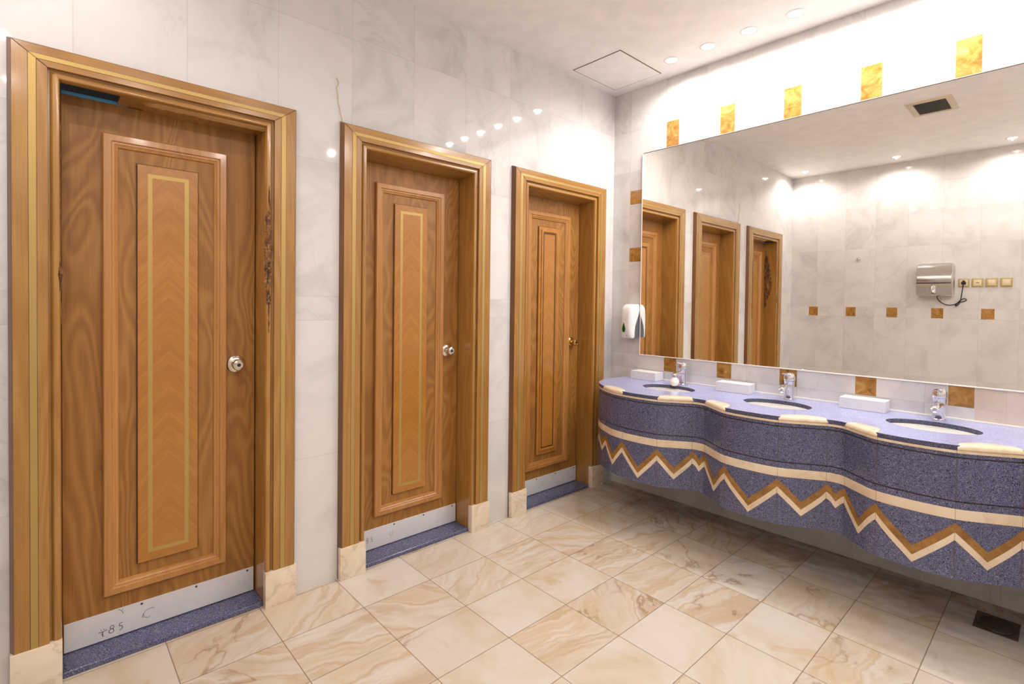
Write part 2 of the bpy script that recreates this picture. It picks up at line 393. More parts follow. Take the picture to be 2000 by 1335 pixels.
# ---------------------------------------------------------------- doors
def ring(mb, prof, y0, y1, z0, z1, xb, mi=0):
    """sweep (inset, height) profile round a rectangle in the door plane, mitred"""
    vs = []; n = len(prof)
    for sy, sz in ((0, 0), (1, 0), (1, 1), (0, 1)):
        for t_, h in prof:
            vs.append((xb+h, y1-t_ if sy else y0+t_, z1-t_ if sz else z0+t_))
    fs = []
    for c in range(4):
        d = (c+1) % 4
        for i in range(n-1): fs.append((c*n+i, d*n+i, d*n+i+1, c*n+i+1))
    return mb.add(vs, fs, mi)
def strokes(mb, lines, y0, z0, sy, sz, x, r=.0011):
    for ln in lines: mb.tube([(x, y0+a*sy, z0+b*sz) for a, b in ln], r, 6, flat=(.35, 1, 1))
def arc(cx, cy, rx, ry, a0, a1, n=14):
    return [(cx+rx*math.cos(R(a0+(a1-a0)*i/n)), cy+ry*math.sin(R(a0+(a1-a0)*i/n))) for i in range(n+1)]
SEVEN = [[(.0, .52), (.40, .50), (.78, .62)], [(.40, .50), (.36, .10), (.42, -.18)], [(.22, .80), (.30, .72)], [(.44, .84), (.52, .76)], [(.24, .20), (.36, .22)]]
EIGHT = [arc(1.22, .74, .17, .22, -70, 290), arc(1.16, .26, .22, .27, 80, 440)]
FIVE = [[(2.2, .95), (1.92, .9), (1.88, .56)] + arc(1.98, .30, .2, .27, 110, -120, 10)]
PROF_M = [(0, 0), (0, .013), (.004, .018), (.026, .019), (.030, .014), (.036, .014), (.041, .009), (.047, .007), (.05, 0)]
XL = -.12
def make_door(i, yc):
    names = ['nearest', 'middle', 'farthest']
    d = empty('door_%d' % (i+1), (XL, yc, 0))
    tag(d, ['brown veneered door with rotted frame, nearest the camera', 'brown veneered door in the middle of the three', 'small brown veneered door beside the washbasin counter'][i], 'door', kind='structure')
    top = 2.091 if i == 0 else 2.076
    MB().box(-.044, 0, -HO+.004, HO-.004, .024, top, .0015, 1).build('door_leaf', M_LEAF, d)
    hw = .212 if i == 0 else .217
    ring(MB(), PROF_M, -hw, hw, .196, 1.975, 0).build('panel_molding', M_MOLD, d)
    ip = .1035
    pm = MB()
    pm.box(0, .0115, -ip, ip, .293, 1.876, .0012, 1)
    if i == 2: ring(pm, [(.022, .0115), (.022, .017), (.034, .019), (.040, .0115)], -ip, ip, .293, 1.876, 0)
    pn = pm.build('inlay_panel', M_BURL, d)
    if i < 2:
        im = MB(); ring(im, [(.0335, .0114), (.0335, .0121), (.0485, .0121), (.0485, .0114)], -ip, ip, .293, 1.876, 0)
        tag(im.build('brass_inlay', M_BRASS, pn), 'brass inlay line')
    else:
        im = MB(); ring(im, [(.041, .0112), (.041, .0126), (.049, .0126), (.049, .0112)], -ip, ip, .293, 1.876, 0)
        tag(im.build('inlay_line', M_DKLINE, pn), 'dark inlay line')
    gm = MB(); ring(gm, [(-.004, .0002), (-.004, .0008), (.002, .0008)], -ip, ip, .293, 1.876, 0)
    gm.build('panel_shade_line', M_DKLINE, pn)  # dark ring paints the shade line around the raised panel
    k = tag(MB().box(0, .003, -.326, .326, .026, .133, .0006, 1).build('kick_plate', M_KICK, d), 'white metal kick plate')
    for ys in (-.09, .1, .30):
        Mx = Matrix.Translation((.003, ys, .123)) @ Matrix.Rotation(R(90), 4, 'Y')
        MB().lathe([(0.0045, 0), (.0045, .001), (.003, .002), (0, .002)], 12, Mx).build('screw', M_IRON, k)
    wm = MB()
    if i == 0:
        strokes(wm, SEVEN+EIGHT+FIVE, -.226, .046, .034, .030, .0034)
        strokes(wm, [[(0, .6), (.1, .1)], arc(.45, .2, .25, .2, 180, 330), arc(.7, .25, .8, .75, 190, 60)], -.085, .060, .034, .034, .0034, .0007)
        strokes(wm, [[(0, 1), (.35, .55), (.5, .9)], [(.35, .55), (.55, 0)]], -.165, .108, .03, .022, .0034, .0008)
    elif i == 1:
        strokes(wm, SEVEN+EIGHT+FIVE, -.285, .065, .030, .028, .0034, .0009)
        strokes(wm, [arc(.4, .4, .3, .4, 120, 420)], -.12, .065, .034, .034, .0034, .0006)
    else:
        strokes(wm, [arc(.4, .4, .4, .4, 120, 440), [(0, .1), (.2, .5), (.5, .2)]], -.25, .06, .034, .034, .0034, .0007)
    tag(wm.build('marker_writing', M_INK, k), 'blue-black marker scrawl')
    # door knob
    KM = Matrix.Translation((0, .251, 1.063)) @ Matrix.Rotation(R(90), 4, 'Y')
    km = M_KNOBB if i == 2 else M_KNOB
    kn = MB().lathe([(.012, .010), (.0115, .020), (.014, .026), (.021, .031), (.0245, .038), (.0245, .046), (.022, .053), (.016, .056), (.0155, .0545), (.009, .0545), (0, .0545)], 40, KM).build('door_knob', km, d)
    tag(kn, 'brass door knob' if i == 2 else 'steel door knob')
    MB().lathe([(.038, 0), (.038, .003), (.035, .007), (.024, .011), (.020, .012), (0, .012)], 40, KM).build('rosette', km, kn)
    MB().lathe([(.0075, .0544), (.0075, .0556), (0, .0556)], 20, KM).build('keyhole', M_BLACK, kn)
    return d
PROF_C = [(0, 0), (.0, .008), (.0105, .030), (.098, .030), (.0985, .013), (.1065, .011), (.107, .018), (.112, .0235), (.120, .0250), (.127, .0225), (.1305, .015), (.131, .006), (.131, -.165), (.0, -.165)]
def hz(t_): return t_*.765 if t_ <= .098 else t_-.023     # the head member is narrower than the sides
def sweep_side(mb, prof, ys, sgn, z0, ztop, mi=0):
    n = len(prof); vs = []
    for t_, h in prof: vs.append((h, ys+sgn*t_, z0))
    for t_, h in prof: vs.append((h, ys+sgn*t_, ztop-hz(t_)))
    fs = [(i, (i+1) % n, n+(i+1) % n, n+i) for i in range(n)]
    fs.append(tuple(range(n)))
    return mb.add(vs, fs, mi)
def sweep_head(mb, prof, y0, y1, zt, mi=0):
    n = len(prof); vs = [(h, y0+min(t_, .131), zt-hz(t_)) for t_, h in prof]+[(h, y1-min(t_, .131), zt-hz(t_)) for t_, h in prof]
    return mb.add(vs, [(i, (i+1) % n, n+(i+1) % n, n+i) for i in range(n)], mi)
def make_casing(i, yc):
    c = empty('trim_%d' % (i+1), (0, yc, 0))
    tag(c, ['brass-lined wooden door casing with rotted jambs, nearest the camera', 'brass-lined wooden casing around the middle door', 'brass-lined wooden casing around the door beside the counter'][i], 'door frame', kind='structure')
    w_ = .464; zt = 2.2
    for s_ in (-1, 1):
        sc = sweep_side(MB(), PROF_C, s_*w_, -s_, 0.001, zt).build('side_casing', M_CASE, c)
        sweep_side(MB(), [(.0495, .0290), (.0495, .0303), (.0713, .0303), (.0713, .0290)], s_*w_, -s_, .157, zt).build('inlay_groove', M_DKLINE, sc)
        bs = sweep_side(MB(), [(.0508, .0290), (.0508, .0308), (.0700, .0308), (.0700, .0290)], s_*w_, -s_, .157, zt).build('brass_strip', M_BRASS, sc)
        tag(bs, 'brass strip')
        y0, y1 = sorted((s_*w_, s_*(w_-.1315)))
        tag(MB().box(0, .0365, y0, y1, 0, .157, .002, 2).build('plinth_block', M_PLINTH, c), 'cream marble plinth block')
    if i == 0:
        hm = sweep_head(MB(), PROF_C[:12]+[(.131, -.004), (.0, -.004)], -w_, w_, zt)
        hm.box(-.165, -.004, -.165, .333, 2.093, 2.14)
    else: hm = sweep_head(MB(), PROF_C[:12]+[(.131, -.01), (.147, -.12), (.147, -.165), (0, -.165)], -w_, w_, zt)
    hc = hm.build('head_casing', M_CASEH, c)
    sweep_head(MB(), [(.0495, .0290), (.0495, .0303), (.0713, .0303), (.0713, .0290)], -w_, w_, zt).build('inlay_groove', M_DKLINE, hc)
    tag(sweep_head(MB(), [(.0508, .0290), (.0508, .0308), (.0700, .0308), (.0700, .0290)], -w_, w_, zt).build('brass_strip', M_BRASS, hc), 'brass strip')
    em_ = MB()                                 # darker brown outer edge all round
    EP = [(-.0006, .0), (-.0006, .0082), (.0102, .0308), (.0108, .0303), (.004, .0)]
    for s_ in (-1, 1): sweep_side(em_, EP, s_*w_, -s_, .157, zt)
    sweep_head(em_, EP, -w_, w_, zt)
    tag(em_.build('outer_edge', M_EDGE, c), 'dark brown outer edge')
    g = MB()                                   # open mitre joints
    for s_ in (-1, 1):
        g.tube([(.0302, s_*(w_-.011), zt-hz(.011)), (.0302, s_*(w_-.098), zt-hz(.098))], .0011, 6); g.tube([(.024, s_*(w_-.112), zt-hz(.112)), (.02, s_*(w_-.128), zt-hz(.128))], .0012, 6)
    g.build('mitre_joint', M_DKLINE, c)
    tag(MB().box(-.165, .004, -HO, HO, 0, .022, .006, 3).build('threshold', M_TERR, c), 'blue terrazzo threshold')
    return c
DOORS = [make_door(i, y) for i, y in enumerate(YC)]
CASES = [make_casing(i, y) for i, y in enumerate(YC)]
# damage on the nearest frame
def rot_patch(name, parent, base, du, dn, pts, depth=.006, seed=1):
    """ragged lump: rows along z of (z, centre, half width) on the plane base + du*u, thickness along dn"""
    rr = random.Random(seed); m = MB(); vs = []; N = 7
    rows = []
    for a, b in zip(pts[:-1], pts[1:]):
        for k in range(10):
            f = k/10; rows.append(tuple(a[j]+(b[j]-a[j])*f for j in range(3)))
    rows.append(pts[-1])
    for z, c, hw in rows:
        hw = max(.0006, hw*(.75+.5*rr.random()))
        for k in range(N):
            u = -1+2*k/(N-1); e = depth*(1-u*u)*rr.uniform(.15, 1.0)
            vs.append(Vector(base)+Vector(du)*(c+u*hw)+Vector((0, 0, z+rr.uniform(-.003, .003)))+Vector(dn)*(e if 0 < k < N-1 else -.001))
    fs = [(r*N+k, r*N+k+1, (r+1)*N+k+1, (r+1)*N+k) for r in range(len(rows)-1) for k in range(N-1)]
    m.add(vs, fs); o = m.build(name, M_ROT, parent, 20); tag(o, 'rotten splintered wood'); return o
C1 = CASES[0]
rot_patch('rotted_wood', C1, (.022, .345, 0), (0, 1, 0), (1, 0, 0), [(1.84, .0, .001), (1.76, .0, .008), (1.70, -.002, .013), (1.64, -.001, .012), (1.58, -.002, .015), (1.50, -.003, .017), (1.44, -.002, .014), (1.38, -.001, .010), (1.30, .0, .006), (1.20, .0, .001)], .008, 3)
rot_patch('rotted_wood', C1, (.022, -.343, 0), (0, 1, 0), (1, 0, 0), [(1.47, .010, .002), (1.45, .009, .006), (1.43, .008, .0075), (1.41, .008, .005), (1.37, .010, .001)], .005, 5)
rot_patch('rotted_wood', C1, (-.075, -.333, 0), (1, 0, 0), (0, 1, 0), [(1.98, -.03, .004), (1.85, -.02, .03), (1.70, -.015, .045), (1.60, -.005, .05), (1.52, -.01, .045), (1.44, -.02, .03), (1.34, -.03, .012), (1.25, -.03, .002)], .006, 9)
MB().box(-.164, -.0045, -.334, -.166, 2.165, 2.178).build('cavity_shade_board', M_DARK, C1, 0)  # near-black board added so the gap over the leaf looks shaded
# broken head stop and the dark gap above the short leaf, blue rail showing through
hs = MB(); rr = random.Random(4); vs = []; N = 40
for k in range(N+1):
    y = -.16+k*(.333+.16)/N; cut = max(0, (.10-(y+.16))/.10)
    z0 = 2.077+.026*cut+rr.uniform(-.003, .003)*(1 if y < .12 else .15)
    x0 = .004-.055*cut*rr.uniform(.6, 1)
    for x, z in ((-.119, 2.112), (-.119, z0+.008), (x0-.012, z0), (x0, z0+.010), (x0+.004, 2.112)): vs.append((x, y, z))
hs.add(vs, [(k*5+i, k*5+(i+1) % 5, (k+1)*5+(i+1) % 5, (k+1)*5+i) for k in range(N) for i in range(5)]+[(0, 1, 2, 3, 4), tuple(N*5+i for i in (4, 3, 2, 1, 0))])
tag(hs.build('broken_head_stop', M_CASEH, C1, 20), 'broken splintered head stop')
tag(MB().box(-.136, -.1205, -.329, -.13, 2.0912, 2.105, .002, 1).build('blue_strip', M_BLUE, C1), 'blue strip along the top of the leaf')

# ---------------------------------------------------------------- counter
PATH = [(.178, -.002), (.176, -.10), (.156, -.215), (.162, -.29), (.203, -.395), (.24, -.448), (.30, -.503), (.36, -.542), (.45, -.588), (.547, -.610),
        (.66, -.611), (.775, -.593), (.85, -.548), (.937, -.488), (.975, -.480), (1.013, -.488), (1.10, -.550), (1.176, -.597), (1.305, -.609), (1.433, -.592),
        (1.53, -.538), (1.613, -.488), (1.65, -.481), (1.688, -.492), (1.76, -.550), (1.831, -.597), (1.96, -.609), (2.087, -.592), (2.185, -.538), (2.268, -.488),
        (2.305, -.481), (2.343, -.490), (2.42, -.550), (2.49, -.597), (2.62, -.609), (2.75, -.592), (2.87, -.54), (2.97, -.45), (3.02, -.33), (3.04, -.18), (3.04, -.002)]
CURVE = catmull([(x, y, 0) for x, y in PATH], 8)
NORM = []
for i in range(len(CURVE)):
    t_ = (CURVE[min(i+1, len(CURVE)-1)]-CURVE[max(i-1, 0)]).normalized(); NORM.append(Vector((t_.y, -t_.x, 0)))
NORM[0] = Vector((-1, 0, 0)); NORM[-1] = Vector((1, 0, 0))
def at_x(x, start=40):
    """curve parameter where the counter front passes x (front part of the curve)"""
    for i in range(start, len(CURVE)-1):
        if CURVE[i].x <= x <= CURVE[i+1].x: return i+(x-CURVE[i].x)/(CURVE[i+1].x-CURVE[i].x)
    return len(CURVE)-1
def cpt(s, d, z):
    i = min(int(s), len(CURVE)-2); f = s-i
    p = CURVE[i].lerp(CURVE[i+1], f); n = NORM[i].lerp(NORM[i+1], f).normalized(); return Vector((p.x+n.x*d, p.y+n.y*d, z))
def srange(a, b, step=1.0):
    n = max(2, int(math.ceil((b-a)/step))); return [a+(b-a)*k/n for k in range(n+1)]
def csweep(mb, prof, s0, s1, closed=True, caps=True, step=1.0, taper=None, mi=0):
    S_ = srange(s0, s1, step); n = len(prof); vs = []
    for k, s in enumerate(S_):
        for d, z in prof:
            if taper: d, z = taper(k/(len(S_)-1), d, z)
            vs.append(cpt(s, d, z))
    fs = []
    for k in range(len(S_)-1):
        for i in range(n if closed else n-1): fs.append((k*n+i, k*n+(i+1) % n, (k+1)*n+(i+1) % n, (k+1)*n+i))
    if caps and closed: fs += [tuple(range(n-1, -1, -1)), tuple((len(S_)-1)*n+i for i in range(n))]
    return mb.add(vs, fs, mi)
EN = len(CURVE)-1; ZT = .820
V = empty('vanity_counter', (0, 0, 0))
tag(V, 'wavy blue terrazzo washbasin counter with zigzag inlay along the mirror wall', 'counter')
AP = [(0, .298), (0, .598), (-.005, .599), (-.005, .603), (0, .604), (0, .769), (-.005, .770), (-.005, .774), (0, .775), (0, .79), (-.03, .79), (-.03, .298)]
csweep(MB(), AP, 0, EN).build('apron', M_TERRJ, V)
gm = MB(); csweep(gm, [(-.0045, .5995), (-.0045, .6025), (-.0055, .6025)], 0, EN, False); csweep(gm, [(-.0045, .7705), (-.0045, .7735), (-.0055, .7735)], 0, EN, False)
gm.build('apron_groove', M_DKLINE, V)
tag(csweep(MB(), [(-.03, .79), (.004, .79), (.005, .795), (.004, .800), (-.03, .800)], 0, EN).build('cream_strip', M_CREAM, V), 'thin cream marble strip')
tag(csweep(MB(), [(-.002, .531), (.0015, .531), (.002, .533), (.002, .570), (.0015, .572), (-.002, .572)], 0, EN).build('cream_band', M_CREAM, V), 'cream marble band')
# basin openings cut in the slab
BAS = [(.652, -.272), (1.304, -.272), (1.962, -.262)]; RX, RY = .170, .122
outer = [(p.x+n.x*.001, p.y+n.y*.001) for p, n in zip(CURVE, NORM)]
vv = [Vector((a, b)) for a, b in outer]; ee = [(i, (i+1) % len(vv)) for i in range(len(vv))]
holes = []
for bx, by in BAS:
    b0 = len(vv); n = 56
    vv += [Vector((bx+RX*math.cos(2*math.pi*k/n), by+RY*math.sin(2*math.pi*k/n))) for k in range(n)]
    ee += [(b0+k, b0+(k+1) % n) for k in range(n)]; holes.append((b0, n))
r_ = geometry.delaunay_2d_cdt(vv, ee, [], 1, 1e-5)
cv, cf = r_[0], r_[2]
cf = [f for f in cf if all(((sum(cv[i].x for i in f)/len(f)-bx)/RX)**2+((sum(cv[i].y for i in f)/len(f)-by)/RY)**2 > .985 for bx, by in BAS)]
m = MB(); m.add([(p.x, p.y, ZT) for p in cv], cf); m.add([(p.x, p.y, .800) for p in cv], [tuple(reversed(f)) for f in cf])
no = len(outer)
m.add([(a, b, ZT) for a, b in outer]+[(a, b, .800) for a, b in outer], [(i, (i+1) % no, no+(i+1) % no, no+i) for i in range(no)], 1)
for b0, n in holes:
    pts = [vv[b0+k] for k in range(n)]
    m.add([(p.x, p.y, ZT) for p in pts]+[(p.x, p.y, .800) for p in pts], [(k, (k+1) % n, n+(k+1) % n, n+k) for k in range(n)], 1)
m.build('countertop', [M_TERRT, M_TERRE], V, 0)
# raised rounded marble rim blocks on the slopes of the wave
RIM = [(.005, .8005), (.009, .807), (.008, .815), (.004, .8205), (-.004, .8238), (-.35, .8250), (-.8, .8246), (-.97, .8228), (-1.0, .8185), (-.9, .8015)]
def tp(f, d, z):
    e = min(f, 1-f)/.10; k = 1 if e >= 1 else math.sqrt(max(0, 1-(1-e)**2))*.4+.6
    D = .016+.052*math.sin(math.pi*f)**.7
    return ((d if d > -.01 else d*D) - (.004*(1-k)), .801+(z-.801)*k)
for a, b in ((.345, .547), (.775, .937), (1.013, 1.176), (1.433, 1.613), (1.688, 1.831), (2.087, 2.268), (2.343, 2.49)):
    tag(csweep(MB(), RIM, at_x(a), at_x(b), step=.7, taper=tp).build('rim_block', M_CREAM, V), 'rounded cream marble rim block')
# zigzag: amber over cream, peaks at the panel joints
KN = []
def zz_add(x, z): KN.append((at_x(x), z))
KN.append((0.0, .42)); KN.append((18.0, .481)); KN.append((32.0, .42)); KN.append((43.5, .488)); KN.append((52.5, .428))
J2 = JX[:]
for k, x in enumerate(J2):
    zz_add(x, .481)
    if k < len(J2)-1:
        wd = J2[k+1]-x; zz_add((x+J2[k+1])/2, .352 if wd > .2 else (.381 if wd > .11 else .443))
KN.append((at_x(2.745)+14, .36)); KN.append((EN, .481))
def zz(s):
    for (a, za), (b, zb) in zip(KN[:-1], KN[1:]):
        if a <= s <= b: return za+(zb-za)*(s-a)/(b-a)
    return KN[-1][1]
def ribbon(lo, hi, off):
    S_ = sorted(set([round(k*.5, 3) for k in range(int(EN*2)+1)]+[a for a, _ in KN]))
    m = MB(); vs = []
    for s in S_:
        z = zz(s)
        for d, zz_ in ((-.001, z+lo), (off, z+lo), (off, z+hi), (-.001, z+hi)): vs.append(cpt(s, d, zz_))
    return m.add(vs, [(k*4+i, k*4+i+1, (k+1)*4+i+1, (k+1)*4+i) for k in range(len(S_)-1) for i in range(3)])
tag(ribbon(0, .0375, .0016).build('amber_zigzag', M_AMBER, V, 25), 'amber marble zigzag')
tag(ribbon(-.0305, 0, .0016).build('cream_zigzag', M_CREAM, V, 25), 'cream marble zigzag')
tag(MB().box(.178, 3.04, -.008, -.001, ZT-.002, ZT+.010, .003, 2).build('back_seal', M_SEAL, V), 'white sealant line')

# ---------------------------------------------------------------- basins
NTH = ['closest to the doors', 'in the middle of the counter', 'at the right edge of the view']
def make_basin():
    b = empty('washbasin'); n = 24
    prof = [(1.03, 0), (1.02, -.012), (.97, -.05), (.84, -.095), (.6, -.125), (.3, -.135), (.13, -.136)]
    m = MB(); m.lathe([(r*RX, z) for r, z in prof], 56, Matrix.Identity(4), 0, 1, RY/RX)
    m.lathe([(r*RX+.006, z-.006) for r, z in prof], 56, Matrix.Identity(4), 0, 1, RY/RX)
    m.build('bowl', M_CERAMIC, b)
    tag(MB().lathe([(.024, -.1355), (.024, -.132), (.019, -.1315), (.017, -.134), (0, -.134)], 28).build('drain', M_CHROME, b), 'chrome drain')
    return b
b0 = make_basin()
for i, (bx, by) in enumerate(BAS):
    b = b0 if i == 0 else copy_tree(b0); b.location = (bx, by, .7995)
    tag(b, ['oval cream undermount basin closest to the doors', 'oval cream undermount basin in the middle of the counter', 'oval cream undermount basin at the right edge of the view'][i], 'basin', 'oval basins set in the blue counter')
# ---------------------------------------------------------------- taps
def make_tap():
    f = empty('faucet')
    MB().lathe([(.0285, 0), (.0285, .004), (.0255, .007), (.0245, .03), (.0235, .075), (.0245, .092), (.025, .098), (.0, .098)], 36).build('body', M_CHROME, f)
    sp = catmull([(0, -.004, .066), (0, -.036, .071), (0, -.070, .072), (0, -.096, .066), (0, -.104, .061)], 6)
    n = len(sp); MB().tube(sp, [.0185-.006*k/(n-1) for k in range(n)], 16, flat=(1.15, 1, .85)).build('spout', M_CHROME, f)
    MB().lathe([(.0095, .045), (.0105, .047), (.0105, .060), (0, .060)], 20, Matrix.Translation((0, -.097, 0))).build('aerator', M_CHROME, f)
    h = MB().lathe([(.0, .100), (.0262, .100), (.027, .108), (.0262, .122), (.022, .134), (.013, .1405), (0, .142)], 36).build('lever_cap', M_CHROME, f)
    lv = catmull([(0, -.010, .126), (0, -.040, .133), (0, -.068, .139), (0, -.086, .144)], 6); n = len(lv)
    MB().tube(lv, [.0135-.007*k/(n-1) for k in range(n)], 14, flat=(1.2, 1, .55)).build('lever', M_CHROME, h)
    return f
f0 = make_tap(); TX = [.636, 1.295, 1.958]
for i, x in enumerate(TX):
    f = f0 if i == 0 else copy_tree(f0); f.location = (x, -.066, ZT+.0006); f.rotation_euler = (0, 0, 0)
    f.scale = (1.1, 1.1, 1.06)
    tag(f, ['chrome single-lever tap with white filter ball on its spout', 'chrome single-lever tap behind the middle basin', 'chrome single-lever tap behind the rightmost basin'][i], 'faucet', 'chrome taps along the counter')
fl = MB().lathe([(0, -.002), (.012, .0), (.021, .008), (.0245, .022), (.0225, .036), (.015, .046), (.0125, .052), (0, .052)], 32, Matrix.Translation((0, -.097, .001)) @ Matrix.Diagonal((1.12, 1.12, 1.0, 1))).build('spout_filter', M_WHITE, f0)
tag(fl, 'white filter ball')

# ---------------------------------------------------------------- paper boxes
def make_box():
    e = empty('tissue_box')
    MB().box(-.1, .1, -.05, .05, 0, .057, .0012, 1).build('carton', M_CARD, e)
    return e
t0 = make_box()
for i, (x, y, rz) in enumerate(((.356, -.060, 0), (.987, -.070, 3), (1.656, -.060, 0))):
    t_ = t0 if i == 0 else copy_tree(t0); t_.location = (x, y, ZT+.0006); t_.rotation_euler = (0, 0, R(rz))
    tag(t_, ['flat white tissue box under the soap dispenser', 'flat white tissue box between first and middle basins', 'flat white tissue box between middle and rightmost basins'][i], 'box', 'white tissue boxes on the counter')

# ---------------------------------------------------------------- mirror
MX0, MX1, MZ0, MZ1, MY = .2634, 3.08, .988, 2.430, -.010
mr = empty('wall_mirror', (MX0, 0, MZ0)); tag(mr, 'long frameless wall mirror above the basin counter', 'mirror')
m = MB(); bw = .030; a_, b_, c_, d_ = 0.0, MX1-MX0, 0.0, MZ1-MZ0; ty = .0004
m.add([(a_, MY, c_), (b_, MY, c_), (b_, MY, d_-bw), (a_, MY, d_-bw), (b_, MY+ty, d_), (a_, MY+ty, d_)], [(0, 1, 2, 3), (3, 2, 4, 5)])
m.add([(a_, MY, c_), (b_, MY, c_), (b_, MY, d_-bw), (a_, MY, d_-bw), (b_, MY+ty, d_), (a_, MY+ty, d_), (a_, -.001, c_), (b_, -.001, c_), (b_, -.001, d_), (a_, -.001, d_)],
      [(6, 7, 8, 9), (0, 1, 7, 6), (5, 4, 8, 9), (0, 3, 5, 9, 6), (1, 2, 4, 8, 7)])
m.build('mirror_glass', M_MIRROR, mr, 0)
em = MB(); em.box(-.0065, -.0002, MY-.002, -.0005, -.0065, d_+.001, .001, 1); em.box(0, b_, MY-.002, -.0005, -.0065, -.0002, .001, 1)
tag(em.build('edge_trim', M_TRIMW, mr), 'pale edge trim')
tm = MB(); tm.box(0, b_, MY-.0015, -.0005, d_+.0002, d_+.0042, .0008, 1); tag(tm.build('top_clip', M_IRON, mr), 'thin dark metal top edge')

# ---------------------------------------------------------------- soap dispenser (mirror wall, beside the mirror)
sd = empty('soap_dispenser', (.2015, 0, 1.103)); tag(sd, 'white wall soap dispenser with green drop window left of the mirror', 'soap dispenser')
def rrect(w_, yf, yb, r, n=8):
    pts = [(w_, yb)]+[(w_-r+r*math.cos(R(k*90/n)), yf+r-r*math.sin(R(k*90/n))) for k in range(n+1)]
    return pts+[(-w_+r-r*math.sin(R(k*90/n)), yf+r-r*math.cos(R(k*90/n))) for k in range(n+1)]+[(-w_, yb)]
m = MB(); vs = []
LV = [(0, .90, -.088, -.072), (.004, .96, -.096, -.071), (.012, 1, -.102, -.070), (.05, 1, -.108, -.069), (.09, 1, -.110, -.062), (.13, 1, -.110, -.042), (.17, 1, -.109, -.022), (.205, .99, -.106, -.008), (.225, .96, -.098, -.003), (.238, .90, -.084, -.002), (.246, .78, -.062, -.002)]
for z, k, yf, yb in LV:
    for x, y in rrect(.0535*k, yf, yb, min(.036, (yb-yf)*.9)): vs.append((x, y, z))
n = len(vs)//len(LV)
m.add(vs, [(a*n+i, a*n+(i+1) % n, (a+1)*n+(i+1) % n, (a+1)*n+i) for a in range(len(LV)-1) for i in range(n)]+[tuple(range(n-1, -1, -1)), tuple((len(LV)-1)*n+i for i in range(n))])
m.build('cover', M_WHITE, sd, 50)
m = MB(); sec = [(.004, -.074), (.02, -.075), (.07, -.072), (.09, -.065), (.13, -.046), (.17, -.026), (.205, -.012), (.222, -.006)]
vs = []
for z, yf in sec: vs += [(-.052, -.0005, z), (-.052, yf, z), (.052, yf, z), (.052, -.0005, z)]
m.add(vs, [(a*4+i, a*4+(i+1) % 4, (a+1)*4+(i+1) % 4, (a+1)*4+i) for a in range(len(sec)-1) for i in range(4)]+[(3, 2, 1, 0), tuple((len(sec)-1)*4+i for i in range(4))])
tag(m.build('back_plate', M_GREY, sd), 'dark grey backplate')
def teardrop(w_, h_, n=30):
    pts = []
    for k in range(n):
        t_ = 2*math.pi*k/n; pts.append((w_*math.sin(t_)*math.sin(t_/2)**1.3, h_*math.cos(t_)))
    return pts
for nm, mt_, w_, h_, yy in (('drop_window', M_GREEN, .0185, .036, -.1100), ('soap_level', M_GREEND, .0105, .024, -.1108)):
    m = MB(); td = teardrop(w_, h_); n = len(td)
    m.add([(x-.012, -.100, .078+z) for x, z in td]+[(x-.012, yy-.0012, .078+z) for x, z in td], [(i, (i+1) % n, n+(i+1) % n, n+i) for i in range(n)]+[tuple(n+i for i in range(n))])
    o = m.build(nm, mt_, sd, 30); tag(o, 'green drop-shaped window')
MB().lathe([(.004, 0), (.004, .002), (0, .002)], 14, Matrix.Translation((.010, -.1025, .020)) @ Matrix.Rotation(R(90), 4, 'X')).build('lock', M_IRON, sd)

# ---------------------------------------------------------------- hand dryer and switches on the rear wall
hd = empty('hand_dryer', (1.404, -L, 1.636)); tag(hd, 'polished steel hand dryer with black cord, seen in the mirror', 'hand dryer')
def shell(w_, h_, d_, bev, seg=5):
    bm = bmesh.new(); bmesh.ops.create_cube(bm, size=1)
    for v in bm.verts: v.co = Vector((v.co.x*w_, (v.co.y+.5)*d_, v.co.z*h_))
    es = [e for e in bm.edges if not all(abs(v.co.y) < 1e-6 for v in e.verts)]
    bmesh.ops.bevel(bm, geom=es, offset=bev, segments=seg, profile=.55, affect='EDGES'); return bm
MB().bm(shell(.300, .352, .05, .045)).build('back_plate', M_STEEL, hd)
pr = [(0, -.166), (.10, -.166), (.132, -.156), (.138, -.060), (.146, -.052), (.160, -.050), (.163, -.045), (.163, .050), (.158, .058), (.135, .122), (.115, .148), (.085, .163), (0, .166)]
bm = bmesh.new(); L_ = [bm.verts.new((-.142, y, z)) for y, z in pr]; R_ = [bm.verts.new((.142, y, z)) for y, z in pr]
for i in range(len(pr)-1): bm.faces.new((L_[i], L_[i+1], R_[i+1], R_[i]))
fl_, fr2 = bm.faces.new(L_[::-1]), bm.faces.new(R_)
es = [e for f in (fl_, fr2) for e in f.edges if not all(abs(v.co.y) < 1e-6 for v in e.verts)]
bmesh.ops.bevel(bm, geom=es, offset=.028, segments=5, profile=.55, affect='EDGES', clamp_overlap=True)
MB().bm(bm).build('housing', M_STEEL, hd, 40)
noz = MB().tube(catmull([(0, .118, -.060), (0, .150, -.078), (0, .172, -.112), (0, .176, -.140)], 5), [.026, .027, .026, .025, .025, .025, .025, .024, .024, .024, .024, .023, .023, .023, .023, .022], 20).build('nozzle', M_CHROME, hd)
MB().lathe([(.017, 0), (.017, .002), (0, .002)], 18, Matrix.Translation((0, .176, -.144))).build('nozzle_mouth', M_BLACK, noz)
PLX = [(1.578, 1.664), (1.681, 1.767), (1.783, 1.872), (1.888, 1.974)]; PZ = 1.603
pl = [((a+b)/2, (b-a)/2) for a, b in PLX]
cz = lambda x, z: (x-1.404, 0, z-1.636)
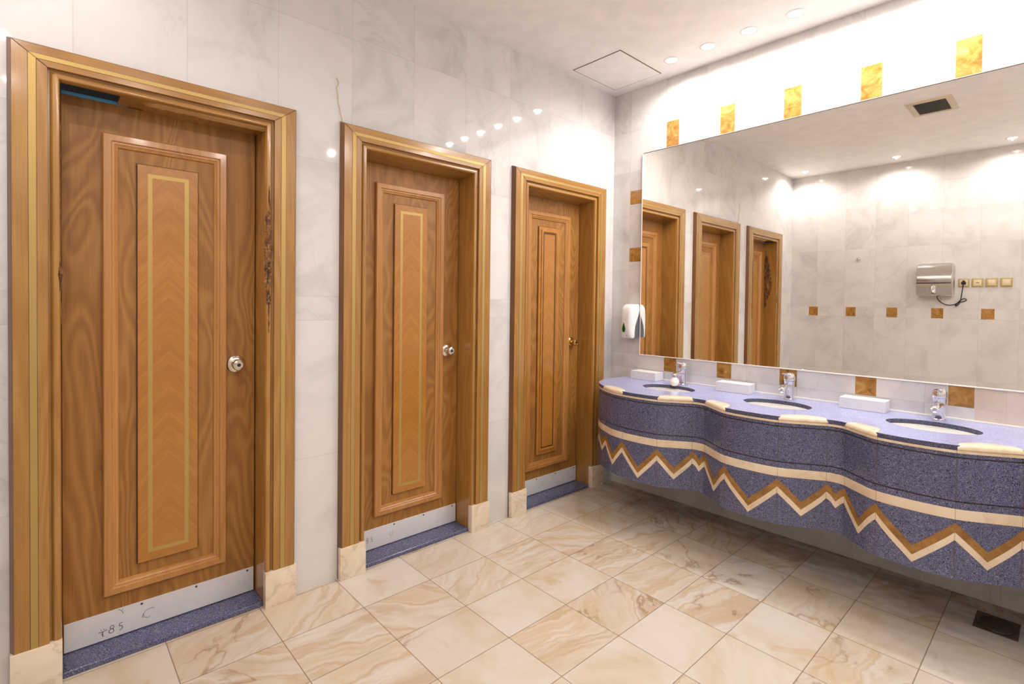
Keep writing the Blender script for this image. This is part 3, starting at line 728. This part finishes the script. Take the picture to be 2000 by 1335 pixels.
cord = catmull([(.018, .060, -.150), (.020, .05, -.19), (.048, .03, -.232), (.095, .012, -.256), (.145, .010, -.252), (.178, .010, -.233), (.215, .012, -.222), (.238, .012, -.210), (.236, .014, -.195), (.218, .016, -.192), (.190, .018, -.214), (.165, .018, -.250), (.158, .018, -.262), (.166, .018, -.266), (.180, .020, -.250), (.196, .022, -.215), (.205, .026, -.15), (.212, .034, -.085), (.217, .040, -.045)], 6)
cd_ = tag(MB().tube(cord, .0042, 8).build('power_cord', M_BLACK, hd), 'black looped power cord')
m = MB(); m.box(.199, .235, .014, .042, -.050, -.020, .006, 2); m.box(.207, .227, .014, .036, -.022, -.008, .005, 2); m.build('plug', M_BLACK, cd_)
for i, (xc, hw) in enumerate(pl):
    s_ = empty('switch_plate' if i else 'socket_plate', (xc, -L, PZ))
    MB().box(-hw, hw, 0, .009, -.043, .043, .004, 2).build('frame', M_GOLDPL, s_)
    MB().box(-.030, .030, .008, .011, -.030, .030, .002, 2).build('insert', M_IVORY, s_)
    if i == 1:
        MB().box(-.012, .012, .010, .0115, -.003, .003).build('indicator', M_GREY, s_)
    if i >= 2: MB().box(-.024, .024, .010, .0145, -.025, .025, .003, 2).build('rocker', M_IVORY, s_)
    tag(s_, ['gilt socket plate holding the black dryer plug', 'gilt switch plate directly beside the plugged socket', 'gilt switch plate with paler rocker, third from the dryer', 'gilt switch plate farthest from the hand dryer'][i], 'socket' if i == 0 else 'switch', None if i == 0 else 'gilt switches beside the hand dryer')
hk = empty('robe_hook', (.709, -L, 1.89)); tag(hk, 'small chrome robe hook on the rear wall, seen in the mirror', 'hook')
MB().lathe([(.021, 0), (.021, .004), (.017, .009), (0, .010)], 28, Matrix.Rotation(R(-90), 4, 'X') @ Matrix.Identity(4)).build('base', M_CHROME, hk)
MB().tube(catmull([(0, .008, .004), (0, .024, -.006), (0, .034, -.022), (0, .040, -.018), (0, .043, -.004)], 5), .0058, 12).build('hook', M_CHROME, hk)

# ---------------------------------------------------------------- ceiling fittings
def downlight(x, y, watts, label, group, cone=164, blend=.7):
    d = empty('downlight', (x, y, H)); tag(d, label, 'ceiling light', group)
    MB().lathe([(.034, -.0006), (.036, -.003), (.046, -.0035), (.049, -.002), (.050, 0.0), (.034, 0.0)], 36).build('trim_ring', M_WHITE, d)
    MB().lathe([(0, -.0022), (.034, -.0022), (.0345, -.0005), (0, -.0005)], 30).build('lens', M_LENS, d)
    ld = bpy.data.lights.new('downlight_lamp', 'SPOT'); ld.energy = watts; ld.color = LAMP_COL; ld.spot_size = R(cone); ld.spot_blend = blend; ld.shadow_soft_size = .009
    lo = bpy.data.objects.new('downlight_lamp', ld); COL.objects.link(lo); lo.parent = d; lo.location = (0, 0, -.0125)
    return d
ORD = ['first', 'second', 'third', 'fourth', 'fifth', 'sixth', 'seventh', 'eighth', 'ninth', 'tenth']
for k in range(9):
    downlight(.604+.2455*k, -.225, FRONT_W, 'round recessed downlight in the row above the mirror, %s from the ceiling hatch' % ORD[k], 'downlights above the mirror', 168, .62)
for k in range(4):
    downlight(.224+.868*k, -3.385, BACK_W, 'round recessed downlight along the rear wall, %s from the door wall' % ORD[k], 'downlights along the rear wall')
for k in range(3):  # unseen row added to brighten the walls, first one near a reflected lamp
    downlight(2.95, -.95-.85*k, SIDE_FILL_W, 'unseen round downlight added for fill along the plain side wall, %s from the mirror' % ORD[k], 'added fill downlights along the plain side wall', 178, .3)
hp = empty('access_hatch', (.266, -.339, H)); tag(hp, 'square painted access hatch in the ceiling corner', 'hatch')
MB().box(-.192, .192, -.233, .233, -.0018, .0).build('frame', M_DKLINE, hp, 0); MB().box(-.1865, .1865, -.2275, .2275, -.0035, -.0005, .0008, 1).build('panel', M_PANEL, hp)
vt = empty('ceiling_vent', (1.597, -1.925, H)); tag(vt, 'square ceiling air vent with dark grille, seen in the mirror', 'vent')
m = MB(); ring(m, [(0, 0), (0, .004), (.012, .009), (.038, .009), (.042, .002)], -.19, .19, -.14, .14, 0)
fr_ = m.build('frame', M_VENT, vt); fr_.rotation_euler = (0, R(90), 0)
MB().box(-.10, .10, -.15, .15, -.0015, 0).build('backing', M_BLACK, vt, 0)
m = MB()
for k in range(26): x = -.096+k*.0077; m.add([(x, -.15, -.002), (x+.0042, -.15, -.007), (x+.0042, .15, -.007), (x, .15, -.002)], [(0, 1, 2, 3)]); m.add([(x+.001, -.15, -.002), (x+.0052, -.15, -.007), (x+.0052, .15, -.007), (x+.001, .15, -.002)], [(3, 2, 1, 0)])
m.build('louvres', M_GRILL, vt, 0)

# ---------------------------------------------------------------- floor drain, crack wire
dr = empty('floor_drain', (2.187, -.205, 0), 0); tag(dr, 'square metal floor drain under the counter', 'drain')
m = MB(); m.box(-.07, .07, -.083, .083, 0, .003, .001, 1); m.build('frame', M_IRON, dr)
m = MB()
vs = [(.058*math.cos(2*math.pi*k/40), .072*math.sin(2*math.pi*k/40)) for k in range(40)]
m.add([(x, y, .0034) for x, y in vs], [tuple(range(40))]); m.build('sump', M_BLACK, dr, 0)
m = MB()
for k in range(-6, 7):
    y = k*.0105; hw = .056*math.sqrt(max(0, 1-(y/.070)**2))
    m.box(-hw, hw, y-.0026, y+.0026, .0034, .0052, .0006, 1)
m.tube([(x, y, .0045) for x, y in vs+vs[:1]], .0025, 6); m.build('grate', M_IRON, dr)
wr = tag(MB().tube(catmull([(.004, -2.178, 2.402), (.005, -2.166, 2.380), (.004, -2.176, 2.355), (.005, -2.172, 2.335), (.003, -2.168, 2.30), (.004, -2.160, 2.26), (.004, -2.152, 2.23), (.004, -2.146, 2.202)], 5), .0015, 8).build('loose_wire', plain('yellowed_wire', lin(196, 172, 126), .6)), 'thin yellowed wire end on the marble above the middle door', 'wire')
